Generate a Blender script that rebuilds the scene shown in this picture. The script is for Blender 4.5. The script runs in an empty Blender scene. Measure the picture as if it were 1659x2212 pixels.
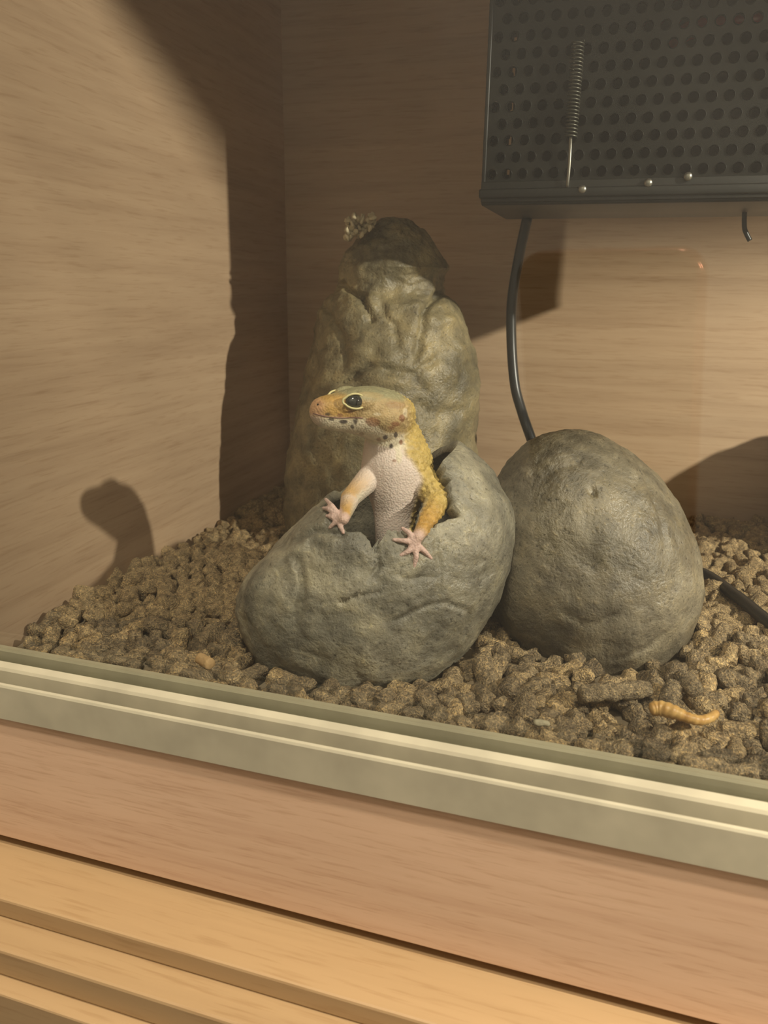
import bpy, bmesh, math, random
import numpy as np
from mathutils import Vector, Matrix, noise as mnoise
from mathutils.bvhtree import BVHTree

# ------------------------------------------------------------------ camera
# all design coordinates are in centimetres (X along the front, Y into the vivarium, Z up); meshes are scaled to metres
S = 0.01
F_PX, CX, CY = 1660.0, 829.5, 1106.0
def nrm(v):
    v = np.array(v, float); return v / np.linalg.norm(v)
_y = nrm([1367 - CX, 628 - CY, F_PX])
_x = -nrm([-5630, -566, F_PX]); _x = nrm(_x - _y * _x.dot(_y))
_z = np.cross(_x, _y)
R = np.array([_x, _y, _z])
CAM = np.array([0, -15.4, 0.0])
RV, UV, TV = R @ np.array([1., 0, 0]), R @ np.array([0, -1., 0]), R @ np.array([0, 0, -1.])   # right, up, towards the viewer
def ray(px, py): return R @ np.array([(px - CX) / F_PX, (py - CY) / F_PX, 1.0])
def cd(px, py, z): return CAM + z * ray(px, py)
def atY(px, py, Y): d = ray(px, py); return CAM + d * ((Y - CAM[1]) / d[1])
def atX(px, py, X): d = ray(px, py); return CAM + d * ((X - CAM[0]) / d[0])
def atZ(px, py, Z): d = ray(px, py); return CAM + d * ((Z - CAM[2]) / d[2])
def project(P):
    v = (np.asarray(P) - CAM) @ R
    return v[..., 0] / v[..., 2] * F_PX + CX, v[..., 1] / v[..., 2] * F_PX + CY, v[..., 2]

scene = bpy.context.scene
COL = scene.collection
cam = bpy.data.cameras.new('camera'); camo = bpy.data.objects.new('camera', cam); COL.objects.link(camo)
cam.sensor_fit = 'VERTICAL'; cam.sensor_height = 36.0; cam.lens = F_PX / 2212 * 36.0
cam.clip_start = 0.005; cam.clip_end = 50
M = Matrix.Identity(4)
for i in range(3):
    M[i][0], M[i][1], M[i][2], M[i][3] = RV[i], UV[i], TV[i], CAM[i] * S
camo.matrix_world = M
cam.dof.use_dof = True; cam.dof.focus_distance = 0.245; cam.dof.aperture_fstop = cam.lens / 1.1
scene.camera = camo

# ------------------------------------------------------------------ world, lamps, exposure
world = bpy.data.worlds.new('room'); scene.world = world; world.use_nodes = True
bg = world.node_tree.nodes['Background']
bg.inputs[0].default_value = (1.0, 0.91, 0.80, 1); bg.inputs[1].default_value = 0.115

def lamp(name, loc, power, size, color):
    l = bpy.data.lights.new(name, 'POINT'); l.energy = power; l.color = color; l.shadow_soft_size = size * S
    o = bpy.data.objects.new(name, l); COL.objects.link(o); o.location = Vector(loc) * S
    return o
lamp('room_lamp_right_offscreen', (46, -7.5, 19.5), 25.5, 0.7, (1.0, 0.905, 0.79))
lamp('ceiling_lamp_offscreen', (10, -62, 135), 72.0, 9.0, (1.0, 0.905, 0.79))

scene.view_settings.view_transform = 'Standard'; scene.view_settings.look = 'None'
scene.view_settings.exposure = 0.03; scene.view_settings.gamma = 1.0
scene.view_settings.use_curve_mapping = False

rng = np.random.default_rng(7); random.seed(7)

# ------------------------------------------------------------------ helpers
def perlin(P, seed=0):
    P = np.asarray(P, float); i = np.floor(P).astype(np.int64); f = P - i
    u = f * f * f * (f * (f * 6 - 15) + 10)
    def g(ix, iy, iz, fx, fy, fz):
        h = (ix * 374761393 + iy * 668265263 + iz * 2147483647 + seed * 974711) & 0xffffffff
        h = ((h ^ (h >> 13)) * 1274126177) & 0xffffffff; h = h ^ (h >> 16)
        a = (h & 1023) / 1023 * 2 * np.pi; b = ((h >> 10) & 1023) / 1023 * 2 - 1; c = np.sqrt(1 - b * b)
        return c * np.cos(a) * fx + c * np.sin(a) * fy + b * fz
    r = 0
    for dx in (0, 1):
        for dy in (0, 1):
            for dz in (0, 1):
                w = (u[:, 0] if dx else 1 - u[:, 0]) * (u[:, 1] if dy else 1 - u[:, 1]) * (u[:, 2] if dz else 1 - u[:, 2])
                r = r + w * g(i[:, 0] + dx, i[:, 1] + dy, i[:, 2] + dz, f[:, 0] - dx, f[:, 1] - dy, f[:, 2] - dz)
    return r
def fbm(P, octaves=4, seed=0, gain=0.5):
    r = 0; a = 1.0; P = np.asarray(P, float)
    for k in range(octaves):
        r = r + a * perlin(P, seed + k * 17); P = P * 2.03; a *= gain
    return r
def smin(a, b, k):
    h = np.clip(0.5 + 0.5 * (b - a) / k, 0, 1)
    return b * (1 - h) + a * h - k * h * (1 - h)
def sstep(a, b, x):
    t = np.clip((x - a) / (b - a), 0, 1); return t * t * (3 - 2 * t)

def mesh_data(name, V, F, mat=None, smooth=True):
    me = bpy.data.meshes.new(name)
    me.from_pydata((np.asarray(V, float) * S).tolist(), [], [list(map(int, f)) for f in F])
    me.validate(clean_customdata=False)
    if mat: me.materials.append(mat)
    if smooth: me.polygons.foreach_set('use_smooth', [True] * len(me.polygons))
    me.update()
    return me
def tag(o, label=None, cat=None, group=None, kind=None):
    if label: o['label'] = label
    if cat: o['category'] = cat
    if group: o['group'] = group
    if kind: o['kind'] = kind
    return o
ORIG = {}
def thing(name, label, cat, loc, group=None):
    o = bpy.data.objects.new(name, None); COL.objects.link(o); o.location = Vector(loc) * S
    o.empty_display_size = 0.01
    ORIG[o.name] = np.array(loc, float)
    return tag(o, label, cat, group)
def obj(name, V, F, mat, parent=None, smooth=True, origin=None):
    V = np.asarray(V, float)
    if origin is None:
        if parent is not None: origin = ORIG[parent.name]
        else: origin = np.array([(V[:, 0].min() + V[:, 0].max()) / 2, (V[:, 1].min() + V[:, 1].max()) / 2, V[:, 2].min()])
    origin = np.array(origin, float)
    me = mesh_data(name, V - origin, F, mat, smooth)
    o = bpy.data.objects.new(name, me); COL.objects.link(o)
    if parent is not None:
        o.parent = parent; o.location = Vector(origin - ORIG[parent.name]) * S
    else: o.location = Vector(origin) * S
    ORIG[o.name] = origin
    return o
class MB:
    def __init__(s): s.V = []; s.F = []
    def add(s, V, F):
        n = len(s.V); s.V += [list(map(float, v)) for v in V]; s.F += [[i + n for i in f] for f in F]; return s
    def box(s, a, b, bev=0.0):
        (x0, y0, z0), (x1, y1, z1) = a, b
        if bev <= 0:
            V = [(x, y, z) for x in (x0, x1) for y in (y0, y1) for z in (z0, z1)]
            F = [(0, 1, 3, 2), (4, 6, 7, 5), (0, 4, 5, 1), (2, 3, 7, 6), (0, 2, 6, 4), (1, 5, 7, 3)]
            return s.add(V, F)
        bm = bmesh.new(); bmesh.ops.create_cube(bm, size=1)
        for v in bm.verts:
            v.co = Vector(((x0 + x1) / 2 + v.co.x * (x1 - x0), (y0 + y1) / 2 + v.co.y * (y1 - y0), (z0 + z1) / 2 + v.co.z * (z1 - z0)))
        bmesh.ops.bevel(bm, geom=bm.edges[:], offset=bev, segments=2, affect='EDGES', profile=0.5)
        bm.verts.index_update()
        s.add([v.co for v in bm.verts], [[v.index for v in f.verts] for f in bm.faces]); bm.free(); return s
    def extrude_x(s, prof, x0, x1):
        n = len(prof); V = [(x0, y, z) for y, z in prof] + [(x1, y, z) for y, z in prof]
        F = [(i, (i + 1) % n, n + (i + 1) % n, n + i) for i in range(n)] + [list(range(n))[::-1], list(range(n, 2 * n))]
        return s.add(V, F)
    def tube(s, P, r, n=12, cap=True):
        P = np.asarray(P, float); m = len(P); r = np.broadcast_to(np.asarray(r, float), (m,))
        T = np.gradient(P, axis=0); T /= np.linalg.norm(T, axis=1)[:, None] + 1e-12
        a = np.cross(T[0], [0.31, 0.17, 0.93]); a /= np.linalg.norm(a); V = []
        for k in range(m):
            a = a - T[k] * a.dot(T[k]); a /= np.linalg.norm(a); b = np.cross(T[k], a)
            for j in range(n):
                t = 2 * math.pi * j / n; V.append(P[k] + r[k] * (math.cos(t) * a + math.sin(t) * b))
        F = [(k * n + j, k * n + (j + 1) % n, (k + 1) * n + (j + 1) % n, (k + 1) * n + j) for k in range(m - 1) for j in range(n)]
        if cap:
            F.append([j for j in range(n)][::-1]); F.append([(m - 1) * n + j for j in range(n)])
        return s.add(V, F)
    def capsule(s, a, b, ra, rb, n=16):
        a, b = np.asarray(a, float), np.asarray(b, float); d = b - a; L = np.linalg.norm(d); d = d / max(L, 1e-9)
        P = []; r = []
        for k in range(6):
            t = math.pi / 2 * (k + .15) / 6.0
            P.append(a - d * ra * math.cos(t)); r.append(ra * math.sin(t))
        for k in range(9):
            t = k / 8; P.append(a + d * L * t); r.append(ra + (rb - ra) * t)
        for k in range(5, -1, -1):
            t = math.pi / 2 * (k + .15) / 6.0
            P.append(b + d * rb * math.cos(t)); r.append(rb * math.sin(t))
        return s.tube(P, r, n)
    def ellipsoid(s, c, A, n=16, m=24):
        """A = 3x3, rows are the semi axes"""
        A = np.asarray(A, float); V = []; F = []
        for i in range(n + 1):
            th = math.pi * (i + (0.04 if i == 0 else 0) - (0.04 if i == n else 0)) / n
            for j in range(m):
                ph = 2 * math.pi * j / m
                V.append(np.asarray(c) + A[0] * math.sin(th) * math.cos(ph) + A[1] * math.sin(th) * math.sin(ph) + A[2] * math.cos(th))
        F = [(i * m + j, (i + 1) * m + j, (i + 1) * m + (j + 1) % m, i * m + (j + 1) % m) for i in range(n) for j in range(m)]
        F.append(list(range(m))); F.append([n * m + j for j in range(m)][::-1])
        return s.add(V, F)
    def build(s, name, mat, parent=None, smooth=True, origin=None):
        return obj(name, s.V, s.F, mat, parent, smooth, origin)
def catmull(P, n=8):
    P = np.asarray(P, float); P = np.vstack([2 * P[0] - P[1], P, 2 * P[-1] - P[-2]]); out = []
    for i in range(1, len(P) - 2):
        for k in range(n):
            t = k / n; a, b, c, d = P[i - 1], P[i], P[i + 1], P[i + 2]
            out.append(0.5 * (2 * b + (c - a) * t + (2 * a - 5 * b + 4 * c - d) * t * t + (3 * b - a - 3 * c + d) * t ** 3))
    out.append(P[-2]); return np.array(out)
def sphere_grid(n, m):
    D = []
    for i in range(n + 1):
        th = math.pi * i / n
        for j in range(m):
            ph = 2 * math.pi * j / m; D.append((math.sin(th) * math.cos(ph), math.sin(th) * math.sin(ph), math.cos(th)))
    F = [(i * m + j, (i + 1) * m + j, (i + 1) * m + (j + 1) % m, i * m + (j + 1) % m) for i in range(n) for j in range(m)]
    return np.array(D), F
def ico(sub):
    bm = bmesh.new(); bmesh.ops.create_icosphere(bm, subdivisions=sub, radius=1.0)
    bm.verts.index_update()
    V = np.array([v.co[:] for v in bm.verts]); F = [[v.index for v in f.verts] for f in bm.faces]; bm.free(); return V, F
def vnormals(V, F):
    N = np.zeros_like(V)
    A = np.array([f[:3] for f in F]); n = np.cross(V[A[:, 1]] - V[A[:, 0]], V[A[:, 2]] - V[A[:, 0]])
    for f, nn in ((A[:, k], n) for k in range(3)): np.add.at(N, f, nn)
    ln = np.linalg.norm(N, axis=1)[:, None]; return N / np.maximum(ln, 1e-12)

# ------------------------------------------------------------------ materials
class NT:
    def __init__(s, name):
        s.m = bpy.data.materials.new(name); s.m.use_nodes = True; s.t = s.m.node_tree; s.n = s.t.nodes
        s.b = s.n['Principled BSDF']; s.out = s.n['Material Output']
    def new(s, t, **kw):
        n = s.n.new(t)
        for k, v in kw.items(): setattr(n, k, v)
        return n
    def link(s, a, b): s.t.links.new(a, b)
    def coord(s, scale=(1, 1, 1), rot=(0, 0, 0), kind='Object', cm=100.0):
        tc = s.new('ShaderNodeTexCoord'); mp = s.new('ShaderNodeMapping')
        mp.inputs['Scale'].default_value = [cm * c for c in scale]; mp.inputs['Rotation'].default_value = rot
        s.link(tc.outputs[kind], mp.inputs[0]); return mp.outputs[0]
    def noise(s, vec, scale, detail=4, rough=0.55, dist=0.0):
        n = s.new('ShaderNodeTexNoise'); n.inputs['Scale'].default_value = scale; n.inputs['Detail'].default_value = detail
        n.inputs['Roughness'].default_value = rough; n.inputs['Distortion'].default_value = dist
        s.link(vec, n.inputs['Vector']); return n.outputs['Fac']
    def ramp(s, fac, stops, interp='LINEAR'):
        r = s.new('ShaderNodeValToRGB'); r.color_ramp.interpolation = interp
        e = r.color_ramp.elements
        while len(e) > 1: e.remove(e[0])
        e[0].position, e[0].color = stops[0][0], (*stops[0][1], 1) if len(stops[0][1]) == 3 else stops[0][1]
        for p, c in stops[1:]:
            k = e.new(p); k.color = (*c, 1)
        s.link(fac, r.inputs[0]); return r.outputs[0]
    def mix(s, fac, a, b, mode='MIX'):
        m = s.new('ShaderNodeMix', data_type='RGBA', blend_type=mode)
        for sock, v in ((m.inputs[0], fac), (m.inputs[6], a), (m.inputs[7], b)):
            if hasattr(v, 'is_output'): s.link(v, sock)
            elif isinstance(v, (int, float)): sock.default_value = v
            else: sock.default_value = (*v, 1)
        return m.outputs[2]
    def math(s, op, a, b=0.0):
        m = s.new('ShaderNodeMath', operation=op)
        for sock, v in ((m.inputs[0], a), (m.inputs[1], b)):
            if hasattr(v, 'is_output'): s.link(v, sock)
            else: sock.default_value = v
        return m.outputs[0]
    def bump(s, h, strength, dist=0.001):
        b = s.new('ShaderNodeBump'); b.inputs['Strength'].default_value = strength; b.inputs['Distance'].default_value = dist
        s.link(h, b.inputs['Height']); s.link(b.outputs[0], s.b.inputs['Normal']); return b
    def col(s, c):
        if hasattr(c, 'is_output'): s.link(c, s.b.inputs['Base Color'])
        else: s.b.inputs['Base Color'].default_value = (*c, 1)
    def set(s, rough=None, metal=None, spec=None):
        if rough is not None:
            if hasattr(rough, 'is_output'): s.link(rough, s.b.inputs['Roughness'])
            else: s.b.inputs['Roughness'].default_value = rough
        if metal is not None: s.b.inputs['Metallic'].default_value = metal
        if spec is not None: s.b.inputs['Specular IOR Level'].default_value = spec
        return s

def wood(name, light, mid, dark, axis='X', k=1.0, tilt=0.0):
    """beech laminate, grain along the given axis"""
    t = NT(name)
    def sc(al, ac): return {'X': (al, ac, ac), 'Y': (ac, al, ac), 'Z': (ac, ac, al)}[axis]
    rot = (0, tilt, 0) if axis == 'X' else ((tilt, 0, 0) if axis == 'Y' else (0, 0, 0))
    broad = t.noise(t.coord(sc(0.05 * k, 0.42 * k), rot), 1.0, 3, 0.5, 0.6)
    streak = t.noise(t.coord(sc(0.10 * k, 2.4 * k), rot), 1.0, 4, 0.6, 0.3)
    fine = t.noise(t.coord(sc(0.7 * k, 11 * k), rot), 1.0, 2, 0.6)
    c = t.ramp(streak, [(0.30, dark), (0.48, mid), (0.66, light)])
    c2 = t.ramp(broad, [(0.30, [d * 0.82 for d in mid]), (0.62, light)])
    c = t.mix(0.5, c, c2)
    fl = t.ramp(fine, [(0.30, (0.78, 0.72, 0.66)), (0.46, (1, 1, 1))])
    c = t.mix(0.55, c, fl, 'MULTIPLY')
    t.col(c); t.set(rough=0.46, spec=0.35); t.bump(fine, 0.06, 0.0003)
    return t.m
M_WALL_L = wood('beech_wall_left', (0.50, 0.36, 0.235), (0.445, 0.31, 0.198), (0.35, 0.232, 0.142), 'Y', tilt=0.05)
M_WALL_B = wood('beech_wall_back', (0.50, 0.36, 0.235), (0.445, 0.31, 0.198), (0.35, 0.232, 0.142), 'X', tilt=-0.05)
M_FASCIA = wood('beech_fascia', (0.62, 0.42, 0.268), (0.57, 0.375, 0.232), (0.48, 0.295, 0.178), 'X', 1.2)
M_STAND = wood('oak_stand', (0.38, 0.25, 0.12), (0.36, 0.235, 0.11), (0.32, 0.205, 0.095), 'X', 0.7)

def plain(name, c, rough=0.5, metal=0.0, spec=0.5, bump=0, bscale=3.0):
    t = NT(name); t.col(c); t.set(rough, metal, spec)
    n = t.noise(t.coord(), bscale, 3)
    t.col(t.ramp(n, [(0.3, [x * 0.85 for x in c]), (0.7, [min(1, x * 1.1) for x in c])]))
    if bump: t.bump(n, bump, 0.0005)
    return t.m
M_TRACK = plain('runner_plastic', (0.40, 0.36, 0.245), 0.42, 0, 0.4, 0, 0.6)
M_BLACK = plain('black_painted_metal', (0.010, 0.010, 0.008), 0.45, 0.0, 0.5)
M_MESHMETAL = plain('black_perforated_metal', (0.008, 0.008, 0.006), 0.4, 0.0, 0.3)
M_CUTEDGE = plain('glossy_hole_edge', (0.010, 0.010, 0.008), 0.2, 0.0, 0.5)
M_STEEL = plain('spring_steel', (0.30, 0.29, 0.25), 0.35, 0.9)
M_CABLE = plain('black_cable_rubber', (0.012, 0.013, 0.013), 0.35, 0, 0.5)
M_CERAMIC = plain('dark_heater_ceramic', (0.02, 0.014, 0.012), 0.5)
M_RED = plain('red_glass_collar', (0.42, 0.012, 0.015), 0.18, 0, 0.7)
M_PHONE = plain('phone_back_dark', (0.012, 0.010, 0.010), 0.45)
M_PHONERIM = plain('phone_rim_copper', (0.25, 0.10, 0.06), 0.25, 0.8)

def glass_mat():
    t = NT('door_glass'); t.n.remove(t.b)
    geo = t.new('ShaderNodeNewGeometry'); ior = t.math('ADD', 1.5, t.math('MULTIPLY', geo.outputs['Backfacing'], 1 / 1.5 - 1.5))
    fr = t.new('ShaderNodeFresnel'); t.link(ior, fr.inputs['IOR'])
    tr = t.new('ShaderNodeBsdfTransparent'); tr.inputs[0].default_value = (0.975, 0.985, 0.965, 1)
    gl = t.new('ShaderNodeBsdfGlossy'); gl.inputs['Roughness'].default_value = 0.0; gl.inputs[0].default_value = (1, 1, 1, 1)
    mx = t.new('ShaderNodeMixShader'); t.link(fr.outputs[0], mx.inputs[0]); t.link(tr.outputs[0], mx.inputs[1]); t.link(gl.outputs[0], mx.inputs[2])
    t.link(mx.outputs[0], t.out.inputs[0]); return t.m
M_GLASS = glass_mat()

def stone_mat(name, a, b, c, seed=0.0):
    t = NT(name)
    co = t.coord((1, 1, 1), (seed, seed * 0.7, seed * 1.3))
    big = t.noise(co, 0.35, 4, 0.6, 0.8); mid = t.noise(co, 1.15, 5, 0.6, 0.5); fine = t.noise(co, 9.0, 3, 0.6)
    col = t.ramp(big, [(0.34, a), (0.5, b), (0.66, c)])
    col = t.mix(0.65, col, t.ramp(mid, [(0.30, (0.38, 0.36, 0.33)), (0.48, (0.92, 0.92, 0.90)), (0.70, (1.45, 1.40, 1.25))]), 'MULTIPLY')
    col = t.mix(0.8, col, t.ramp(fine, [(0.30, (0.28, 0.27, 0.25)), (0.41, (1, 1, 1)), (0.60, (1, 1, 1)), (0.72, (1.55, 1.48, 1.3))]), 'MULTIPLY')
    t.col(col); t.set(t.ramp(mid, [(0.3, (0.60,) * 3), (0.7, (0.32,) * 3)]), 0, 0.5)
    h = t.math('ADD', t.math('MULTIPLY', mid, 1.0), t.math('MULTIPLY', fine, 0.45))
    t.bump(h, 0.42, 0.0024); return t.m
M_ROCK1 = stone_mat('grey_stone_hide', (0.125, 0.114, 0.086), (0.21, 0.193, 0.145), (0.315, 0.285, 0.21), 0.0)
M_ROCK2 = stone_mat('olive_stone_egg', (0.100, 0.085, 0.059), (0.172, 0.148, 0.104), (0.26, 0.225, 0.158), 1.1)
M_ROCK3 = stone_mat('brown_stone_tall', (0.12, 0.102, 0.058), (0.19, 0.160, 0.092), (0.285, 0.235, 0.13), 2.3)

def pellet_mat(name='crumbly_wood_pellet', vary=1.0):
    t = NT(name); co = t.coord()
    oi = t.new('ShaderNodeObjectInfo')
    n = t.noise(co, 5.0, 4, 0.65); f = t.noise(co, 22.0, 3, 0.6)
    base = t.ramp(n, [(0.30, (0.125, 0.094, 0.058)), (0.5, (0.29, 0.228, 0.145)), (0.72, (0.47, 0.375, 0.24))])
    var = t.ramp(oi.outputs['Random'], [(0.0, (0.60, 0.58, 0.56)), (0.5, (1.0, 0.97, 0.92)), (1.0, (1.45, 1.35, 1.15))])
    base = t.mix(vary, base, var, 'MULTIPLY')
    base = t.mix(0.8, base, t.ramp(f, [(0.32, (0.45, 0.43, 0.40)), (0.52, (1.0, 0.98, 0.92)), (0.68, (2.2, 1.95, 1.45))]), 'MULTIPLY')
    t.col(base); t.set(0.62, 0, 0.4); t.bump(t.math('ADD', n, t.math('MULTIPLY', f, 0.9)), 0.95, 0.0016); return t.m
M_PELLET = pellet_mat(); M_PELLET_LONG = pellet_mat('whole_wood_pellet', 0.0)
M_BED = plain('substrate_bed', (0.24, 0.185, 0.115), 0.8, 0, 0.2, 0.8, 4.0)

def skin_mat():
    t = NT('gecko_skin'); at = t.new('ShaderNodeAttribute', attribute_name='skin')
    co = t.coord()
    vor = t.new('ShaderNodeTexVoronoi'); vor.inputs['Scale'].default_value = 16.0; t.link(co, vor.inputs['Vector'])
    v = vor.outputs['Distance']
    t.col(at.outputs['Color']); t.set(0.5, 0, 0.35)
    t.b.inputs['Subsurface Weight'].default_value = 0.12; t.b.inputs['Subsurface Radius'].default_value = (0.0012, 0.0006, 0.0004)
    t.bump(t.math('SUBTRACT', 1.0, v), 0.35, 0.0005); return t.m
M_SKIN = skin_mat()
M_EYE = plain('dark_grey_eye', (0.035, 0.035, 0.028), 0.06, 0, 0.8)
M_PUPIL = plain('black_pupil', (0.004, 0.004, 0.004), 0.08, 0, 0.8)
M_LID = plain('pale_yellow_eyelid', (0.60, 0.53, 0.26), 0.5)
M_WORM = None

# ------------------------------------------------------------------ room shell of the vivarium
XL, XR, YB, ZF, ZC = -18.2, 44.0, 25.1, -13.0, 24.0
def structure(name, mb, mat, label, smooth=False):
    o = mb.build(name, mat, None, smooth); tag(o, label, None, None, 'structure'); return o
structure('floor', MB().box((XL - 1.6, -0.4, ZF - 1.2), (XR + 1.6, YB + 1.2, ZF)), M_WALL_B, 'beech board base under the wood pellets')
structure('wall_left', MB().box((XL - 1.6, 0.0, ZF), (XL, YB + 1.2, ZC)), M_WALL_L, 'beech laminate side wall with horizontal grain')
structure('wall_back', MB().box((XL, YB, ZF), (XR, YB + 1.2, ZC)), M_WALL_B, 'beech laminate back wall behind the cable')
structure('wall_right', MB().box((XR, 0.0, ZF), (XR + 1.6, YB + 1.2, ZC)), M_WALL_L, 'beech laminate side wall beyond the black cage')
structure('ceiling', MB().box((XL - 1.6, -0.4, ZC), (XR + 1.6, YB + 1.2, ZC + 1.6)), M_WALL_B, 'beech board top of the vivarium')
structure('trim_1', MB().box((XL - 1.6, -0.55, -15.6), (XR + 1.6, -0.4, -11.45), 0.03).box((XL - 1.6, -0.4, -15.6), (XR + 1.6, 0.9, -13.0 - 1.2)), M_FASCIA, 'pinkish beech front panel below the plastic runner')
structure('trim_2', MB().box((XL - 1.6, -0.5, 15.55), (XR + 1.6, 0.9, ZC), 0.05), M_FASCIA, 'beech front panel above the glass')
structure('trim_3', MB().box((XL - 1.6, -0.1, -16.0), (XR + 1.6, YB + 1.0, -15.6)), M_STAND, 'recessed wooden strip in the gap under the front panel')
# stand moulding under the vivarium, stepped towards the room
structure('trim_4', MB().box((XL - 4, -2.25, -16.55), (XR + 4, YB + 1.0, -15.93), 0.07), M_STAND, 'tan wooden top board of the stand')
structure('trim_5', MB().box((XL - 4, -3.15, -17.4), (XR + 4, YB + 1.0, -16.55), 0.08), M_STAND, 'stepped wooden moulding of the stand under its top board')
structure('trim_6', MB().box((XL - 4, -3.6, -30), (XR + 4, YB + 1.0, -17.4), 0.06), M_STAND, 'tan wooden front of the stand')

structure('added_room_wall', MB().box((-160, -122, -90), (190, -116, 170)), plain('cream_added_wall', (0.50, 0.47, 0.41), 0.8, 0, 0.2, 0, 0.05), 'unseen grey-beige room wall added for the glass to reflect')  # unseen wall behind the camera, added so the glass has something pale to reflect
# plastic runner
prof = [(-0.68, -11.50), (-0.68, -10.52), (-0.65, -10.46), (-0.55, -10.46), (-0.50, -10.52), (-0.50, -11.2), (-0.14, -11.2), (-0.14, -10.36), (-0.10, -10.28),
        (0.20, -10.28), (0.25, -10.34), (0.25, -11.2), (0.78, -11.2), (0.78, -10.33), (0.82, -10.27), (1.00, -10.27), (1.06, -10.33), (1.06, -13.0), (-0.40, -13.0), (-0.40, -11.50)]
o = MB().extrude_x(prof, XL, XR).build('sliding_door_runner', M_TRACK, None, False)
tag(o, 'beige plastic sliding-door runner with two grooves along the front edge', 'door runner')
# glass doors
def pane(name, x0, x1, y0, y1, label):
    o = MB().box((x0, y0, -11.2), (x1, y1, 16.2)).build(name, M_GLASS, None, False); tag(o, label, None, None, 'structure')
pane('window_1', XL + 0.02, XR - 0.02, 0.32, 0.70, 'clear glass front pane standing in the rear groove of the runner')

# ------------------------------------------------------------------ stones
def polyline_dist(px, py, pts):
    d = np.full(px.shape, 1e9)
    for (x0, y0), (x1, y1) in zip(pts[:-1], pts[1:]):
        vx, vy = x1 - x0, y1 - y0; t = np.clip(((px - x0) * vx + (py - y0) * vy) / (vx * vx + vy * vy), 0, 1)
        d = np.minimum(d, np.hypot(px - x0 - t * vx, py - y0 - t * vy))
    return d
def crackify(V, N, cracks, seed=3):
    """grooves along crack lines on the side that faces the room"""
    px, py, z = project(V); vd = CAM - V; vd /= np.linalg.norm(vd, axis=1)[:, None]
    face = sstep(0.0, 0.3, (N * vd).sum(1))
    w = perlin(V * 1.7, seed) * 9; w2 = perlin(V * 1.7 + 31, seed) * 9
    out = np.zeros(len(V))
    for pts, width, depth in cracks:
        d = polyline_dist(px + w, py + w2, pts); out -= depth * np.exp(-(d / width) ** 2) * face
    return out
def roughen(V, N, big=0.10, mid=0.05, fine=0.02, seed=0):
    return big * fbm(V * 0.35, 3, seed) + mid * fbm(V * 1.3, 3, seed + 5) + fine * fbm(V * 4.5, 3, seed + 9)

# --- broken hollow stone (the hide the gecko climbs out of)
EC = cd(812, 1230, 24.5); ES = 24.5 / F_PX
A1 = 0.68 * RV + 0.73 * UV; A2 = -0.73 * RV + 0.68 * UV; A3 = TV
E_AX = (330 * ES, 262 * ES, 3.3)
E_PL = nrm(-0.707 * RV + 0.707 * UV + 0.1 * TV)
def egg1_r(D):
    a, b, c = D @ A1, D @ A2, D @ A3
    r = 1 / np.sqrt((a / E_AX[0]) ** 2 + (b / E_AX[1]) ** 2 + (c / E_AX[2]) ** 2)
    dp = np.maximum(D @ E_PL, 0.05); return smin(r, 186 * ES / dp, 0.7)
D, F = sphere_grid(60, 120)
V = EC + D * egg1_r(D)[:, None]
bvh_egg1 = BVHTree.FromPolygons(V.tolist(), F)
def hit(bvh, px, py, far=False):
    d = Vector(ray(px, py)).normalized(); o = Vector(CAM); h = bvh.ray_cast(o, d)
    if h[0] is None: return None
    if far:
        h2 = bvh.ray_cast(h[0] + d * 0.02, d); h = h2 if h2[0] else h
    return np.array(h[0]), np.array(h[1])
near = [(716, 1092), (728, 1120), (748, 1150), (772, 1150), (792, 1158), (803, 1186), (812, 1186), (818, 1166), (836, 1149), (872, 1144), (910, 1150), (958, 1124), (1000, 1112), (986, 1090), (976, 1055), (966, 1020), (955, 995)]
farp = [(905, 1000), (860, 1005), (800, 1025), (735, 1062)]
rim_dirs = [nrm(hit(bvh_egg1, *p)[0] - EC) for p in near] + [nrm(hit(bvh_egg1, *p, True)[0] - EC) for p in farp]
OA = nrm(np.mean(rim_dirs, axis=0)); OU = nrm(RV - OA * RV.dot(OA)); OW = np.cross(OA, OU)
rim = sorted([(math.atan2(d @ OW, d @ OU), math.acos(np.clip(d @ OA, -1, 1))) for d in rim_dirs])
rp = np.array([p for p, _ in rim]); rt = np.array([t for _, t in rim])
NPH, NTH = 280, 130
ph = np.linspace(-np.pi, np.pi, NPH, endpoint=False)
th0 = np.interp(ph, rp, rt, period=2 * np.pi) + 0.012 * np.interp(ph, np.linspace(-np.pi, np.pi, 90), rng.normal(size=90))
rows = []
for i in range(NTH + 1):
    t = (i / NTH); th = th0 + (np.pi - 0.001 - th0) * (t ** 1.15)
    rows.append(np.sin(th)[:, None] * (np.cos(ph)[:, None] * OU + np.sin(ph)[:, None] * OW) + np.cos(th)[:, None] * OA)
D = np.vstack(rows)
V = EC + D * egg1_r(D)[:, None]
F = [(i * NPH + j, i * NPH + (j + 1) % NPH, (i + 1) * NPH + (j + 1) % NPH, (i + 1) * NPH + j) for i in range(NTH) for j in range(NPH)]
N = D
edge_soft = np.repeat(sstep(0, 1, np.linspace(0, 1, NTH + 1) * 14), NPH)
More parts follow.
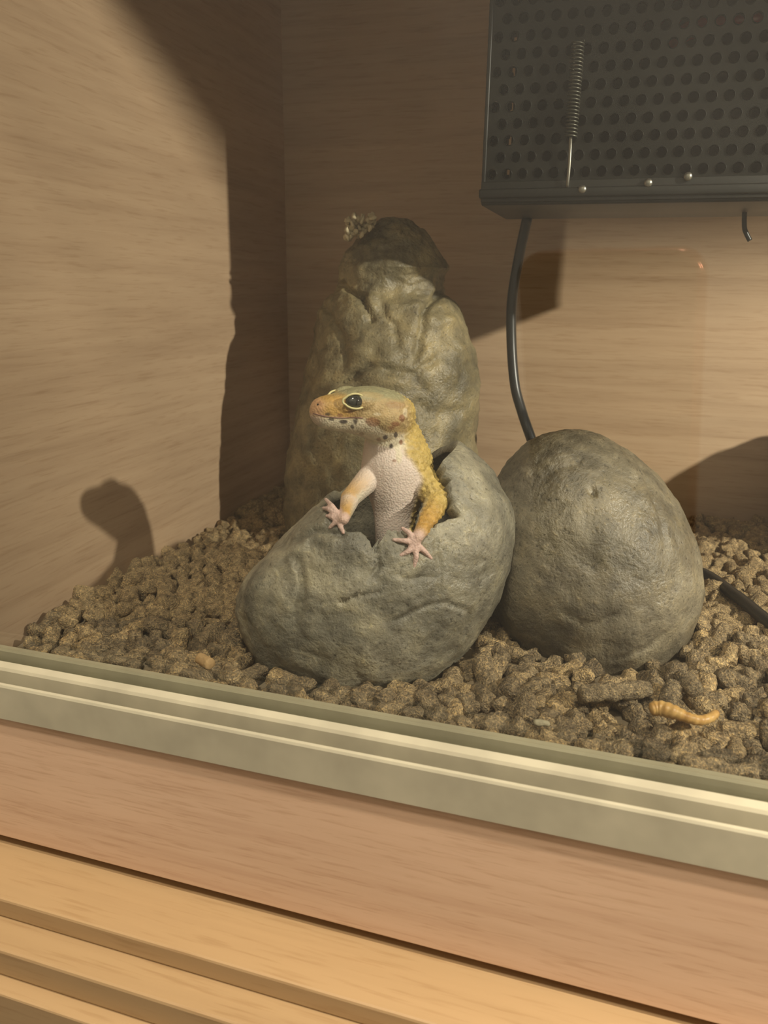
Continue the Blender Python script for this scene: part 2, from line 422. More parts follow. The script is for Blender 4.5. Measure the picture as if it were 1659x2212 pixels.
disp = roughen(V, N, 0.22, 0.10, 0.03, 2) + crackify(V, N, [
    ([(808, 1186), (816, 1215), (806, 1245)], 5, 0.10), ([(735, 1300), (775, 1288), (815, 1278)], 4, 0.10), ([(855, 1345), (900, 1318), (965, 1300), (1015, 1318), (1010, 1375)], 5, 0.10),
    ([(640, 1215), (652, 1290), (630, 1340)], 9, 0.10), ([(850, 1240), (880, 1250), (935, 1245)], 5, 0.06), ([(940, 1168), (955, 1230), (945, 1290)], 6, 0.07), ([(610, 1180), (680, 1150), (735, 1155)], 8, 0.09)])
Vo = V + N * (disp - 0.05 * (1 - edge_soft))[:, None]
Vi = EC + D * (egg1_r(D) - 0.42)[:, None] + D * (0.06 * fbm(V * 0.8, 2, 40))[:, None]
n0 = len(Vo)
Fi = [[i + n0 for i in f][::-1] for f in F]
Fr = [(j, n0 + j, n0 + (j + 1) % NPH, (j + 1) % NPH) for j in range(NPH)]
capo = [NTH * NPH + j for j in range(NPH)]
V_all = np.vstack([Vo, Vi]); F_all = F + Fi + Fr + [capo[::-1], [c + n0 for c in capo]]
F_all = [f[::-1] for f in F_all]
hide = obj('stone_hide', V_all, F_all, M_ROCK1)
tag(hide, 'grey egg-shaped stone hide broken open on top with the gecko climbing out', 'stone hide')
bvh_hide = BVHTree.FromPolygons(V_all.tolist(), F_all)

# --- whole egg-shaped stone
GC = cd(1264, 1204, 26.3); GS = 26.3 / F_PX
G1 = nrm(0.30 * RV - 0.954 * UV); G2 = nrm(RV - G1 * RV.dot(G1)); G3 = TV
D, F = sphere_grid(110, 200)
g1, g2, g3 = D @ G1, D @ G2, D @ G3
w = 1 + 0.10 * g1
V = GC + G1 * (282 * GS * g1)[:, None] + G2 * (222 * GS * g2 * w)[:, None] + G3 * (3.45 * g3 * w)[:, None]
N = nrm(V[0] - GC) * 0 + (V - GC); N /= np.linalg.norm(N, axis=1)[:, None]
disp = roughen(V, N, 0.14, 0.07, 0.028, 11) + crackify(V, N, [
    ([(1215, 1325), (1245, 1345), (1290, 1345), (1330, 1322)], 5, 0.09), ([(1330, 1425), (1400, 1400), (1440, 1370)], 5, 0.09), ([(1385, 1010), (1420, 1100), (1440, 1200)], 5, 0.05),
    ([(1276, 1061), (1283, 1062)], 6, 0.22), ([(1120, 1000), (1180, 1020), (1250, 1000)], 6, 0.05), ([(1180, 1110), (1240, 1090)], 6, 0.06)])
V2 = V + N * disp[:, None]
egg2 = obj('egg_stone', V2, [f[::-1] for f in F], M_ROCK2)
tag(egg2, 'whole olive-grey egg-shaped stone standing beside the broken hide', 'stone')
bvh_egg2 = BVHTree.FromPolygons(V2.tolist(), F)

# --- tall stone behind
YT = 17.7
prof_px = [(1215, 628, 1030), (1120, 628, 1030), (1000, 632, 1030), (900, 645, 1027), (820, 668, 1026), (760, 678, 1022), (715, 684, 1010), (680, 690, 994), (652, 702, 972), (634, 722, 954),
           (615, 729, 951), (596, 730, 954), (578, 732, 966), (560, 737, 958), (530, 751, 938), (505, 770, 916), (487, 796, 892), (476, 825, 872), (470, 848, 852)]
rows = []; NT_ = 150
zz = []; cx_ = []; hw = []
for y, xl, xr in prof_px:
    a, b = atY(xl, y, YT), atY(xr, y, YT); zz.append((a[2] + b[2]) / 2); cx_.append((a[0] + b[0]) / 2); hw.append((b[0] - a[0]) / 2)
zz = np.array(zz); ts = np.linspace(0, 1, len(zz)); tt = np.linspace(0, 1, 150)
zi, ci, hi = (np.interp(tt, ts, q) for q in (zz, cx_, hw))
hi[-1] = 0.01
ang = np.linspace(0, 2 * np.pi, NT_, endpoint=False)
V = []
for z, c, h in zip(zi, ci, hi):
    V.append(np.stack([c + h * np.cos(ang), YT + 0.3 + h * 0.92 * np.sin(ang), np.full(NT_, z)], 1))
V = np.vstack(V)
F = [(i * NT_ + j, i * NT_ + (j + 1) % NT_, (i + 1) * NT_ + (j + 1) % NT_, (i + 1) * NT_ + j) for i in range(149) for j in range(NT_)]
F += [[149 * NT_ + j for j in range(NT_)], [j for j in range(NT_)][::-1]]
N = vnormals(V, F)
disp = roughen(V, N, 0.30, 0.17, 0.05, 23) * sstep(0.0, 0.5, np.repeat(hi, NT_)) + crackify(V, N, [
    ([(738, 612), (760, 632), (786, 646), (800, 690)], 6, 0.30), ([(948, 636), (925, 655), (912, 690), (910, 745), (893, 780)], 7, 0.32), ([(735, 830), (790, 795), (850, 800), (893, 815), (945, 770)], 6, 0.25),
    ([(700, 660), (735, 720), (745, 790)], 6, 0.18), ([(905, 870), (930, 900), (990, 890)], 7, 0.18), ([(820, 655), (850, 700), (858, 745)], 6, 0.15)])
V3 = V + N * disp[:, None]
tall = obj('tall_stone', V3, F, M_ROCK3)
tag(tall, 'tall cracked brown-grey stone with a smooth domed top standing in the corner', 'stone')
bvh_tall = BVHTree.FromPolygons(V3.tolist(), F)

# --- boulder further right, outside the picture; its shadow falls on the back wall
D, F = sphere_grid(40, 60)
V = np.array([11.9, 20.6, -9.0]) + D * np.array([4.2, 3.6, 5.4]); V = V + D * roughen(V, D, 0.3, 0.1, 0.03, 51)[:, None]
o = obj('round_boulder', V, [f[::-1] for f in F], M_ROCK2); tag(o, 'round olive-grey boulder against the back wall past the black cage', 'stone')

# --- crumbly lichen tuft on the tall stone
mb = MB(); r0 = random.Random(4)
base = hit(bvh_tall, 812, 520)[0]
def tuft_pt(px, py, dy): return atY(px + 7, py + 9, base[1] + dy)
for k in range(16):
    px = r0.uniform(742, 800); lo, hi_ = (452 if px > 785 else 464), 506 - max(0, (px - 768)) * 0.75
    P = [tuft_pt(px, r0.uniform(lo, hi_), r0.uniform(-.5, .3))]
    for q in range(2): P.append(P[-1] + np.array([r0.gauss(0, .16), r0.gauss(0, .12), r0.gauss(0, .16)]))
    mb.tube(catmull(P, 4), [0.06 + 0.05 * r0.random()] * 9, 6)
for k in range(34):
    px = r0.uniform(740, 802); lo, hi_ = (455 if px > 785 else 462), 508 - max(0, (px - 768)) * 0.75
    c = tuft_pt(px, r0.uniform(lo, hi_), r0.uniform(-.45, .35)); s_ = r0.uniform(.09, .2); a_ = r0.uniform(0, 3.1)
    mb.ellipsoid(c, np.array([[s_ * math.cos(a_), 0, s_ * math.sin(a_)], [0, .10, .03], [-.10 * math.sin(a_), .04, .10 * math.cos(a_)]]), 5, 8)
Vt = np.array(mb.V); Vt += 0.05 * np.stack([perlin(Vt * 6 + 9 * q, 80 + q) for q in range(3)], 1); mb.V = Vt.tolist()
tuft = mb.build('lichen_tuft', plain('pale_dry_lichen', (0.50, 0.43, 0.29), 0.85, 0, 0.2, 0.5, 8.0))
tag(tuft, 'small pale crumbly tuft lying on the top of the tall stone', 'moss')

# ------------------------------------------------------------------ gecko
ZO = -1.2; ZG = 23.1
def surf(px, py, off):
    h = hit(bvh_egg1, px, py)
    if h is None:
        p = cd(px, py, 23.6); q = bvh_egg1.find_nearest(Vector(p)); h = (np.array(q[0]), np.array(q[1]))
    n = nrm(h[0] - EC); return h[0] + n * off
HY, HR = math.radians(26), math.radians(17)
HA = nrm(-math.cos(HY) * RV - 0.03 * UV + math.sin(HY) * TV)           # towards the snout
HU = nrm(UV * math.cos(HR) + TV * math.sin(HR)); HU = nrm(HU - HA * HU.dot(HA))
HS = np.cross(HA, HU); HS = HS if HS.dot(TV) > 0 else -HS               # towards the near side
HL = 2.72
SNOUT = cd(677, 884, 22.9 + ZO)
def head_pt(a, h, s): return SNOUT - HA * a + HU * h + HS * s
#            a/L   half-width top   bottom
HSEC = [(0.00, 0.25, 0.20, -0.32), (0.03, 0.35, 0.28, -0.42), (0.10, 0.45, 0.37, -0.52), (0.20, 0.55, 0.44, -0.59), (0.32, 0.66, 0.53, -0.62), (0.44, 0.78, 0.64, -0.66),
        (0.56, 0.88, 0.70, -0.76), (0.70, 0.98, 0.72, -0.88), (0.82, 0.98, 0.68, -0.94), (0.93, 0.88, 0.58, -0.92), (1.02, 0.74, 0.46, -0.82), (1.10, 0.55, 0.32, -0.60)]
mb = MB(); V = []; nS = 32
for a, w, tp, bt in HSEC:
    for j in range(nS):
        t = 2 * math.pi * j / nS; c, s_ = math.cos(t), math.sin(t)
        e = 0.82; x = w * math.copysign(abs(c) ** e, c); y = (tp if s_ > 0 else -bt) * math.copysign(abs(s_) ** e, s_)
        if s_ < 0: x *= 1 - 0.30 * a * s_ * s_
        V.append(head_pt(a * HL, y, x))
ns = len(HSEC)
F = [(k * nS + j, k * nS + (j + 1) % nS, (k + 1) * nS + (j + 1) % nS, (k + 1) * nS + j) for k in range(ns - 1) for j in range(nS)] + [list(range(nS))[::-1], [(ns - 1) * nS + j for j in range(nS)]]
mb.add(V, F)
mb.ellipsoid(head_pt(0.06, -0.06, 0), [HA * 0.15, HU * 0.28, HS * 0.28])
EYE_A = 1.26
for sg in (1, -1):
    mb.ellipsoid(head_pt(EYE_A + 0.02, 0.34, sg * 0.60), [HA * 0.46, HU * 0.30, HS * 0.28])      # brow
    mb.ellipsoid(head_pt(2.05, -0.08, sg * 0.72), [HA * 0.55, HU * 0.42, HS * 0.32])               # jaw muscle
# trunk and neck: (px, py, z, radius)
TR = [(846, 908, 24.4, .66), (848, 932, 24.45, .82), (852, 965, 24.5, .96), (857, 1000, 24.5, 1.09), (857, 1030, 24.5, 1.06), (856, 1062, 24.5, .90), (854, 1105, 24.55, .68), (853, 1150, 24.6, .60), (862, 1200, 25.0, .72), (880, 1260, 25.6, .8), (900, 1300, 26.2, .6)]
TRP = np.array([cd(a, b, c + ZO) for a, b, c, _ in TR]); TRR = np.array([r for *_, r in TR])
tp = catmull(TRP, 3); trr = catmull(TRR[:, None], 3)[:, 0]
mb.tube(tp, trr, 28)
mb.ellipsoid(TRP[0], [RV * .66, UV * .6, TV * .66])
mb.ellipsoid(cd(864, 1085, 24.3 + ZO), [RV * .46, UV * .55, TV * .46])        # belly bulge beside the arm
# arms
W1 = surf(899, 1163, 0.13); W2 = surf(746, 1127, 0.15)
ARM1 = [cd(908, 1036, 24.2 + ZO), cd(947, 1080, 23.75 + ZO), W1]
ARM2 = [cd(820, 1010, 24.4 + ZO), cd(757, 1076, 23.4 + ZO), W2]
mb.capsule(ARM1[0], ARM1[1], .50, .36); mb.capsule(ARM1[1], ARM1[2], .38, .165)
mb.capsule(ARM2[0], ARM2[1], .44, .28); mb.capsule(ARM2[1], ARM2[2], .29, .15)
HANDS = []
def hand(W, palm_px, toes):
    pc = surf(*palm_px, 0.10); HANDS.append((W, pc))
    mb.capsule(W, pc, .155, .14)
    for pts in toes:
        P = [pc] + [surf(x, y, o) for x, y, o in pts]
        rr = np.linspace(.108, .056, len(P))
        for k in range(len(P) - 1):
            mb.capsule(P[k], P[k + 1], rr[k], rr[k + 1], 10); HANDS.append((P[k], P[k + 1]))
hand(W1, (893, 1174), [[(880, 1155, .17), (868, 1143, .07)], [(872, 1171, .13), (850, 1167, .04)], [(880, 1192, .12), (863, 1201, .04)], [(896, 1204, .12), (893, 1226, .03)], [(913, 1192, .11), (930, 1206, .03)]])
hand(W2, (738, 1124), [[(722, 1100, .16), (706, 1082, .07)], [(716, 1106, .15), (701, 1100, .06)], [(722, 1122, .12), (708, 1116, .05)], [(728, 1132, .12), (714, 1141, .04)], [(738, 1140, .12), (743, 1152, .04)]])
tmp = bpy.data.meshes.new('tmp'); tmp.from_pydata(mb.V, [], mb.F); tmp.update()
to = bpy.data.objects.new('tmp', tmp); COL.objects.link(to)
bm = bmesh.new(); bm.from_mesh(tmp); bmesh.ops.recalc_face_normals(bm, faces=bm.faces[:]); bm.to_mesh(tmp); bm.free()
md = to.modifiers.new('r', 'REMESH'); md.mode = 'VOXEL'; md.voxel_size = 0.026
sm = to.modifiers.new('s', 'SMOOTH'); sm.factor = 0.5; sm.iterations = 10
dg = bpy.context.evaluated_depsgraph_get(); ev = bpy.data.meshes.new_from_object(to.evaluated_get(dg))
V = np.zeros(len(ev.vertices) * 3); ev.vertices.foreach_get('co', V); V = V.reshape(-1, 3)
F = [list(p.vertices) for p in ev.polygons]
bpy.data.objects.remove(to); bpy.data.meshes.remove(tmp); bpy.data.meshes.remove(ev)
tri = [f[:3] for f in F] + [[f[0], f[2], f[3]] for f in F if len(f) == 4]
N = vnormals(V, tri)

def seg_dist(P, a, b):
    d = b - a; t = np.clip((P - a) @ d / d.dot(d), 0, 1); return np.linalg.norm(P - a - t[:, None] * d, axis=1), t
rel = V - SNOUT; ha, hh, hs = -(rel @ HA), rel @ HU, rel @ HS
dh = np.min([seg_dist(V, a, b)[0] - .12 for a, b in HANDS], axis=0)
da1 = np.minimum(seg_dist(V, ARM1[0] * .55 + ARM1[1] * .45, ARM1[1])[0] - .30, seg_dist(V, ARM1[1], ARM1[2])[0] - .28)
da2 = np.minimum(seg_dist(V, ARM2[0], ARM2[1])[0] - .30, seg_dist(V, ARM2[1], ARM2[2])[0] - .22)
dt = np.min([seg_dist(V, TRP[i], TRP[i + 1])[0] - (TRR[i] + TRR[i + 1]) / 2 for i in range(len(TRP) - 1)], axis=0)
head_in = (ha < 3.5) & (hh > -1.02) & (hh < 1.0) & (np.abs(hs) < 1.25)
# distance past the back of the jaw
C_ = lambda *c: np.array(c, float)
WHITE, PINK, YEL, ORANGE, TAN, OLIVE, CREAM, DARK, BROWN = C_(.66, .55, .48), C_(.50, .37, .31), C_(.47, .34, .105), C_(.47, .27, .065), C_(.41, .295, .14), C_(.29, .265, .15), C_(.66, .58, .43), C_(.035, .022, .024), C_(.24, .11, .05)
nz = fbm(V * 2.2, 3, 77); nz2 = fbm(V * 6, 2, 78)
def lerp(a, b, t): return a * (1 - t[:, None]) + b * t[:, None]
# trunk: back (dorsal) is to the right and away from the viewer
DOR = nrm(0.93 * RV + 0.28 * UV - 0.12 * TV)
ax = np.zeros_like(V); best = np.full(len(V), 1e9); lr = np.ones(len(V))
for i in range(len(TRP) - 1):
    d, t = seg_dist(V, TRP[i], TRP[i + 1]); a = TRP[i] + t[:, None] * (TRP[i + 1] - TRP[i]); m = d < best; best[m] = d[m]; ax[m] = a[m]; lr[m] = (TRR[i] + t * (TRR[i + 1] - TRR[i]))[m]
dv = ((V - ax) @ DOR) / lr
vpx, vpy, _z_ = project(V)
td = sstep(-0.10, 0.14, dv - 0.12 - 0.42 * sstep(980, 1035, vpy) + 0.08 * nz)
col = lerp(np.tile(WHITE, (len(V), 1)), np.tile(YEL, (len(V), 1)) * (1 + .35 * nz2[:, None]), td)
# arms
for dd, A in ((da1, ARM1), (da2, ARM2)):
    out = nrm(0.80 * RV + 0.25 * UV) if A is ARM1 else nrm(-0.85 * RV + 0.3 * UV + .2 * TV)
    d1, t1 = seg_dist(V, A[0], A[1]); d2, t2 = seg_dist(V, A[1], A[2]); cl = np.where((d1 < d2)[:, None], A[0] + t1[:, None] * (A[1] - A[0]), A[1] + t2[:, None] * (A[2] - A[1]))
    o_ = ((V - cl) @ out) / .3
    ac = lerp(np.tile(CREAM * .85, (len(V), 1)), np.tile(ORANGE, (len(V), 1)) * (1 + .3 * nz2[:, None]), sstep(-.75 if A is ARM1 else -.75, -.15 if A is ARM1 else -.1, o_ + .25 * nz - .5 * (d1 < d2) * (A is ARM1)))
    ac = lerp(ac, np.tile(C_(.58, .41, .32), (len(V), 1)), sstep(.80, 1.0, t2) * (d2 <= d1) * .7)
    col = lerp(col, ac, sstep(.10, -.06, dd - np.minimum(dt, .1) * 0))
# hands
handc = np.tile(C_(.60, .42, .36), (len(V), 1)); col = lerp(col, handc, sstep(.12, .0, dh + .04 * nz))
# head
hc = lerp(np.tile(CREAM, (len(V), 1)), np.tile(TAN, (len(V), 1)), sstep(-.09, .05, hh + .05 * nz + .10 + .40 * sstep(1.2, 2.1, ha)))
hc = lerp(hc, np.tile(ORANGE * .95, (len(V), 1)), sstep(1.3, .7, ha) * sstep(-.25, -.05, hh) * .8)
hc = lerp(hc, np.tile(OLIVE, (len(V), 1)), sstep(.34, .54, hh + .08 * nz))
hc = lerp(hc, np.tile(C_(.50, .27, .22), (len(V), 1)), sstep(.30, .02, ha) * .4)
hc *= (1 + .25 * nz2[:, None])
col = lerp(col, hc, sstep(2.9, 2.45, ha + .25 * nz) * head_in * sstep(-1.02, -.9, hh))
# spots placed on the skin
bvh_g = BVHTree.FromPolygons(V.tolist(), F)
def spot(px, py, rx, c, amt=1.0, ry=None):
    h = hit(bvh_g, px, py)
    if h is None: return
    global col
    q = V - h[0]; rx = rx * ZG / F_PX; ry = (ry or 0) * ZG / F_PX or rx
    d = np.sqrt(((q @ RV) / rx) ** 2 + ((q @ UV) / ry) ** 2 + ((q @ TV) / (max(rx, ry) * 3)) ** 2) + .25 * nz2
    col = lerp(col, np.tile(c, (len(V), 1)), sstep(1.25, .7, d) * amt)
for s_ in [(708, 895, 6, DARK, .8, 3), (715, 906, 7, DARK, .8, 3), (742, 911, 9, DARK, .9, 4), (768, 909, 5, DARK, .8, 7), (761, 922, 4, DARK, .7, 4), (735, 897, 6, BROWN, .8, 4), (757, 889, 6, BROWN, .7, 4),
           (805, 912, 15, BROWN, .8, 9), (868, 903, 6, BROWN, .9, 7), (855, 916, 10, BROWN, .9, 5), (845, 924, 8, BROWN, .7, 4), (855, 940, 4, DARK, .9, 6), (832, 945, 5, DARK, .9, 5), (866, 955, 4, BROWN, .9, 6),
           (845, 964, 4, DARK, .9, 6), (818, 950, 5, BROWN, .6, 4), (781, 937, 5, BROWN, .5, 3), (756, 831, 7, DARK, .9, 3), (785, 829, 8, DARK, .6, 2), (768, 821, 5, DARK, .5, 3), (852, 995, 5, BROWN, .7, 3),
           (690, 871, 6, BROWN, .6, 5), (855, 875, 20, BROWN, .35, 8), (815, 895, 8, CREAM, .45, 3), (875, 890, 5, CREAM, .55, 9), (862, 985, 7, CREAM, .9, 16), (857, 965, 5, CREAM, .8, 10), (745, 905, 22, CREAM, .5, 2), (800, 852, 26, TAN * 1.1, .5, 8)]:
    spot(*s_)
# raised tubercles on the back, neck and outer arms
tub = (td * (ha > 2.35) * (dh > .12)) > .6
idx = np.where(tub)[0]; rng.shuffle(idx); chosen = []
grid = {}
for i in idx:
    k = tuple(np.floor(V[i] / 0.17).astype(int)); ok = True
    for dx in (-1, 0, 1):
        for dy in (-1, 0, 1):
            for dz in (-1, 0, 1):
                for j in grid.get((k[0] + dx, k[1] + dy, k[2] + dz), ()):
                    if np.sum((V[i] - V[j]) ** 2) < 0.165 ** 2: ok = False
    if ok: grid.setdefault(k, []).append(i); chosen.append(i)
disp = np.zeros(len(V))
for j in chosen:
    q = np.abs(V - V[j]).max(1) < .16; ii = np.where(q)[0]; d = np.linalg.norm(V[ii] - V[j], axis=1)
    g = np.exp(-(d / .055) ** 2); disp[ii] = np.maximum(disp[ii], .038 * g)
V = V + N * disp[:, None]
GB = np.array([TRP[-1][0], TRP[-1][1], V[:, 2].min()])
gecko = thing('leopard_gecko', 'yellow spotted gecko with pale belly climbing out of the broken stone hide', 'gecko', GB)
body = obj('body', V, F, M_SKIN, gecko)
at = body.data.color_attributes.new('skin', 'FLOAT_COLOR', 'POINT')
at.data.foreach_set('color', np.hstack([np.clip(col, 0, 1), np.ones((len(V), 1))]).ravel())
# eyes with lids
def eye(c, out, fwd, up):
    e = MB().ellipsoid(c, [fwd * .27, up * .195, out * .20], 20, 28).build('eye', M_EYE, gecko)
    p = MB().ellipsoid(c + out * .165, [fwd * .035, up * .12, out * .042], 10, 14).build('pupil', M_PUPIL, e)
    P = []; 
    for k in range(41):
        t = 2 * math.pi * k / 40; xx = math.cos(t) * .31 * (1 + .12 * (math.cos(t) > .9)); yy = math.sin(t) * .205
        P.append(c + fwd * xx + up * yy + out * (.125 - .10 * abs(math.cos(t)) ** 2))
    MB().tube(P, [.030] * 41, 10, False).build('eyelid', M_LID, gecko)
h = hit(bvh_g, 768, 867)
on = nrm(HS * 0.95 + HU * 0.18 + HA * .10); fw = nrm(HA - on * HA.dot(on)); up_ = np.cross(on, fw); up_ = up_ if up_.dot(HU) > 0 else -up_
eye(h[0] - on * .09, on, fw, up_)
e_ = (h[0] - on * .09) - SNOUT; ea, eh, es = -(e_ @ HA), e_ @ HU, e_ @ HS
on2 = on - 2 * HS * on.dot(HS); fw2 = fw - 2 * HS * fw.dot(HS); up2 = up_ - 2 * HS * up_.dot(HS)
eye(head_pt(ea, eh - .09, -(es - .10)), on2, fw2, up2)
# nostril and closed mouth line
for sx in (1,):
    h = hit(bvh_g, 687, 874); MB().ellipsoid(h[0], [HA * .035, HU * .028, HS * .02], 8, 10).build('nostril', M_PUPIL, gecko)
P = []
for px, py in [(676, 893), (692, 897), (712, 901), (738, 903), (762, 902), (784, 903)]:
    h = hit(bvh_g, px, py)
    if h: P.append(h[0])
MB().tube(catmull(P, 5), np.full(len(catmull(P, 5)), .016), 6).build('mouth_line', plain('mouth_line_brown', (.20, .10, .08), .6), gecko)

# ------------------------------------------------------------------ black wire-front cage with the heater
CX0, CX1, CY0, CY1, CZ0, CZ1 = -5.45, 5.6, 13.5, 19.2, 2.82, 13.6
cage = thing('heater_cage', 'black perforated metal heater cage hanging above the egg-shaped stone', 'heater cage', ((CX0 + CX1) / 2, (CY0 + CY1) / 2, CZ0))
def perforated(name, u0, u1, v0, v1, place, pu=0.50, pv=0.52, r=0.145, th=0.12):
    """punched sheet: staggered round holes, each with its own rim and wall"""
    V = []; F = []; EDGE = []; nv = int((v1 - v0) / pv); nu = int((u1 - u0) / pu) - 1
    pv = (v1 - v0) / nv; pu_ = (u1 - u0) / (nu + 0.5)
    n = 12
    def add(us):
        i = len(V); V.extend(us); return i
    for k in range(nv):
        off = 0.5 * pu_ if k % 2 else 0.0
        for j in range(nu):
            a0 = u0 + off + j * pu_; b0 = v0 + k * pv; cu, cv = a0 + pu_ / 2, b0 + pv / 2
            ring = []
            for q in range(n):
                t = 2 * math.pi * q / n; c, s_ = math.cos(t), math.sin(t); m = max(abs(c) / (pu_ / 2), abs(s_) / (pv / 2))
                ring.append((c, s_, 1 / m))
            o0 = add([place(cu + c * m, cv + s_ * m, 0) for c, s_, m in ring])
            o1 = add([place(cu + c * r * 1.25, cv + s_ * r * 1.25, 0) for c, s_, m in ring])
            o2 = add([place(cu + c * r * 1.08, cv + s_ * r * 1.08, -0.05) for c, s_, m in ring])
            o3 = add([place(cu + c * r, cv + s_ * r, 0.0) for c, s_, m in ring])
            o4 = add([place(cu + c * r, cv + s_ * r, th) for c, s_, m in ring])
            for A, B in ((o0, o1), (o1, o2), (o2, o3), (o3, o4)):
                for q in range(n):
                    if A in (o2, o3): EDGE.append(len(F))
                    F.append((A + q, A + (q + 1) % n, B + (q + 1) % n, B + q))
            # corner fill of the square cell
        for (ea, eb) in (((u0, u0 + off),) if off else ()) + (((u0 + off + nu * pu_, u1),)):
            i = add([place(ea, v0 + k * pv, 0), place(eb, v0 + k * pv, 0), place(eb, v0 + (k + 1) * pv, 0), place(ea, v0 + (k + 1) * pv, 0)]); F.append((i, i + 1, i + 2, i + 3))
        for j in range(nu):
            a0 = u0 + off + j * pu_; b0 = v0 + k * pv
            for su in (0, 1):
                for sv in (0, 1):
                    cu, cv = a0 + pu_ / 2, b0 + pv / 2; du = (pu_ / 2) * (1 if su else -1); dv_ = (pv / 2) * (1 if sv else -1)
                    t1 = math.pi / 6 if True else 0
                    # the ring points nearest to the corner
                    best = sorted(range(n), key=lambda q: -(math.cos(2 * math.pi * q / n) * du + math.sin(2 * math.pi * q / n) * dv_))[:2]
                    pts = []
                    for q in best:
                        c, s_ = math.cos(2 * math.pi * q / n), math.sin(2 * math.pi * q / n); m = 1 / max(abs(c) / (pu_ / 2), abs(s_) / (pv / 2)); pts.append(place(cu + c * m, cv + s_ * m, 0))
                    i = add([place(cu + du, cv + dv_, 0)] + pts); F.append((i, i + 1, i + 2))
    o = obj(name, V, F, M_MESHMETAL, cage, False); o.data.materials.append(M_CUTEDGE)
    for e in EDGE: o.data.polygons[e].material_index = 1
    return o
perforated('front_mesh', CX0 + .1, CX1 - .1, CZ0 + .76, CZ1, lambda u, v, w: (u, CY0 + w, v))
perforated('side_mesh', CY0 + .1, CY1 - .1, CZ0 + .76, CZ1, lambda u, v, w: (CX0 + w, u, v))
perforated('side_mesh', CY0 + .1, CY1 - .1, CZ0 + .76, CZ1, lambda u, v, w: (CX1 - w, u, v))
MB().box((CX0 + .1, CY1 - .15, CZ0 + .1), (CX1 - .1, CY1, CZ1), .04).build('back_plate', M_BLACK, cage)
MB().box((CX0, CY0 + .02, CZ1), (CX1, CY1, CZ1 + .3), .06).build('top_plate', M_BLACK, cage)
MB().box((CX0, CY0 + .05, CZ0), (CX1, CY1, CZ0 + .18), .07).build('base_plate', M_BLACK, cage)
MB().box((CX0 - .06, CY0 - .14, CZ0 + .22), (CX1 + .06, CY0 + .06, CZ0 + .54), .06).box((CX0, CY0 - .05, CZ0 + .10), (CX1, CY0 + .1, CZ0 + .78), .03).build('front_lip', M_BLACK, cage)
for x in (CX0, CX1 - .14): MB().box((x, CY0 - .04, CZ0 + .4), (x + .14, CY0 + .12, CZ1), .04).build('corner_post', M_BLACK, cage)
for px, py in ((1258, 409), (1486, 381), (1400, 395)):
    p = atY(px, py, CY0 - .12); MB().ellipsoid(p, [(.14, 0, 0), (0, .09, 0), (0, 0, .14)], 10, 14).build('rivet', M_STEEL, cage)
# latch spring: coil and straight hook wire
a, b = atY(1249, 88, CY0 - .3), atY(1233, 296, CY0 - .3); turns = 26; P = []
for k in range(turns * 10 + 1):
    t = k / (turns * 10); w = 2 * math.pi * turns * t; P.append(a + (b - a) * t + np.array([.19 * math.cos(w), .19 * math.sin(w), 0]))
MB().tube(P, .032, 5).build('latch_spring', plain('dull_spring', (.10, .10, .08), .4, .7), cage)
P = [b, atY(1232, 315, CY0 - .25), atY(1230, 355, CY0 - .22), atY(1226, 398, CY0 - .16), atY(1226, 404, CY0 + .05)]
MB().tube(catmull(P, 5), .055, 8).build('hook_wire', M_STEEL, cage)
P = [atY(1606, 470, 17.5), atY(1608, 490, 17.5), atY(1612, 504, 17.5), atY(1620, 520, 17.5)]
P[0][2] = CZ0 + .1
MB().tube(catmull(P, 5), .09, 8).build('cable_tie_tail', M_CABLE, cage)

# heater inside the cage
hx, hy = 2.75, 16.4; hz = atY(1480, 34, hy - 2.4)[2]
heat = thing('heat_emitter', 'dark heat emitter with a glossy red collar inside the black cage', 'heater', (hx, hy, CZ0 + .9))
def lathe(c, prof, n=40):
    V = [(c[0] + r * math.cos(2 * math.pi * j / n), c[1] + r * math.sin(2 * math.pi * j / n), z) for r, z in prof for j in range(n)]
    m = len(prof); F = [(k * n + j, k * n + (j + 1) % n, (k + 1) * n + (j + 1) % n, (k + 1) * n + j) for k in range(m - 1) for j in range(n)] + [list(range(n))[::-1], [(m - 1) * n + j for j in range(n)]]
    return V, F
z0 = CZ0 + .18
V, F = lathe((hx, hy), [(1.6, z0), (2.1, z0 + .15), (2.4, z0 + .9), (2.45, z0 + 2.5), (2.45, hz - .6), (2.3, hz - .45)]); obj('ceramic_body', V, F, M_CERAMIC, heat)
V, F = lathe((hx, hy), [(2.3, hz - .5), (2.5, hz - .42), (2.55, hz - .2), (2.45, hz + .05), (2.2, hz + .2), (1.2, hz + .28)]); obj('red_collar', V, F, M_RED, heat)
V, F = lathe((hx, hy), [(1.0, hz + .2), (1.0, CZ1 + .02)]); obj('socket', V, F, M_BLACK, heat)

# ------------------------------------------------------------------ cable
gz = -10.75
P = [atY(1139, 470, 18.8), atY(1120, 560, 18.8), atY(1106, 650, 18.8), atY(1105, 740, 18.7), atY(1112, 830, 18.4), atY(1126, 885, 18.1), atY(1143, 935, 17.6), np.array([-2.3, 16.6, -8.6]), np.array([-0.9, 15.9, -10.4]), np.array([1.2, 15.4, gz])]
P += [atZ(1500, 1232, gz), atZ(1585, 1283, gz), atZ(1668, 1350, gz + .05), atZ(1760, 1420, gz)]
P[0][2] = CZ0 + .02
P = catmull(P, 10)
cable = MB().tube(P, .215, 14).build('power_cable', M_CABLE); tag(cable, 'black power cable hanging from the cage and trailing over the pellets behind the stone', 'cable')

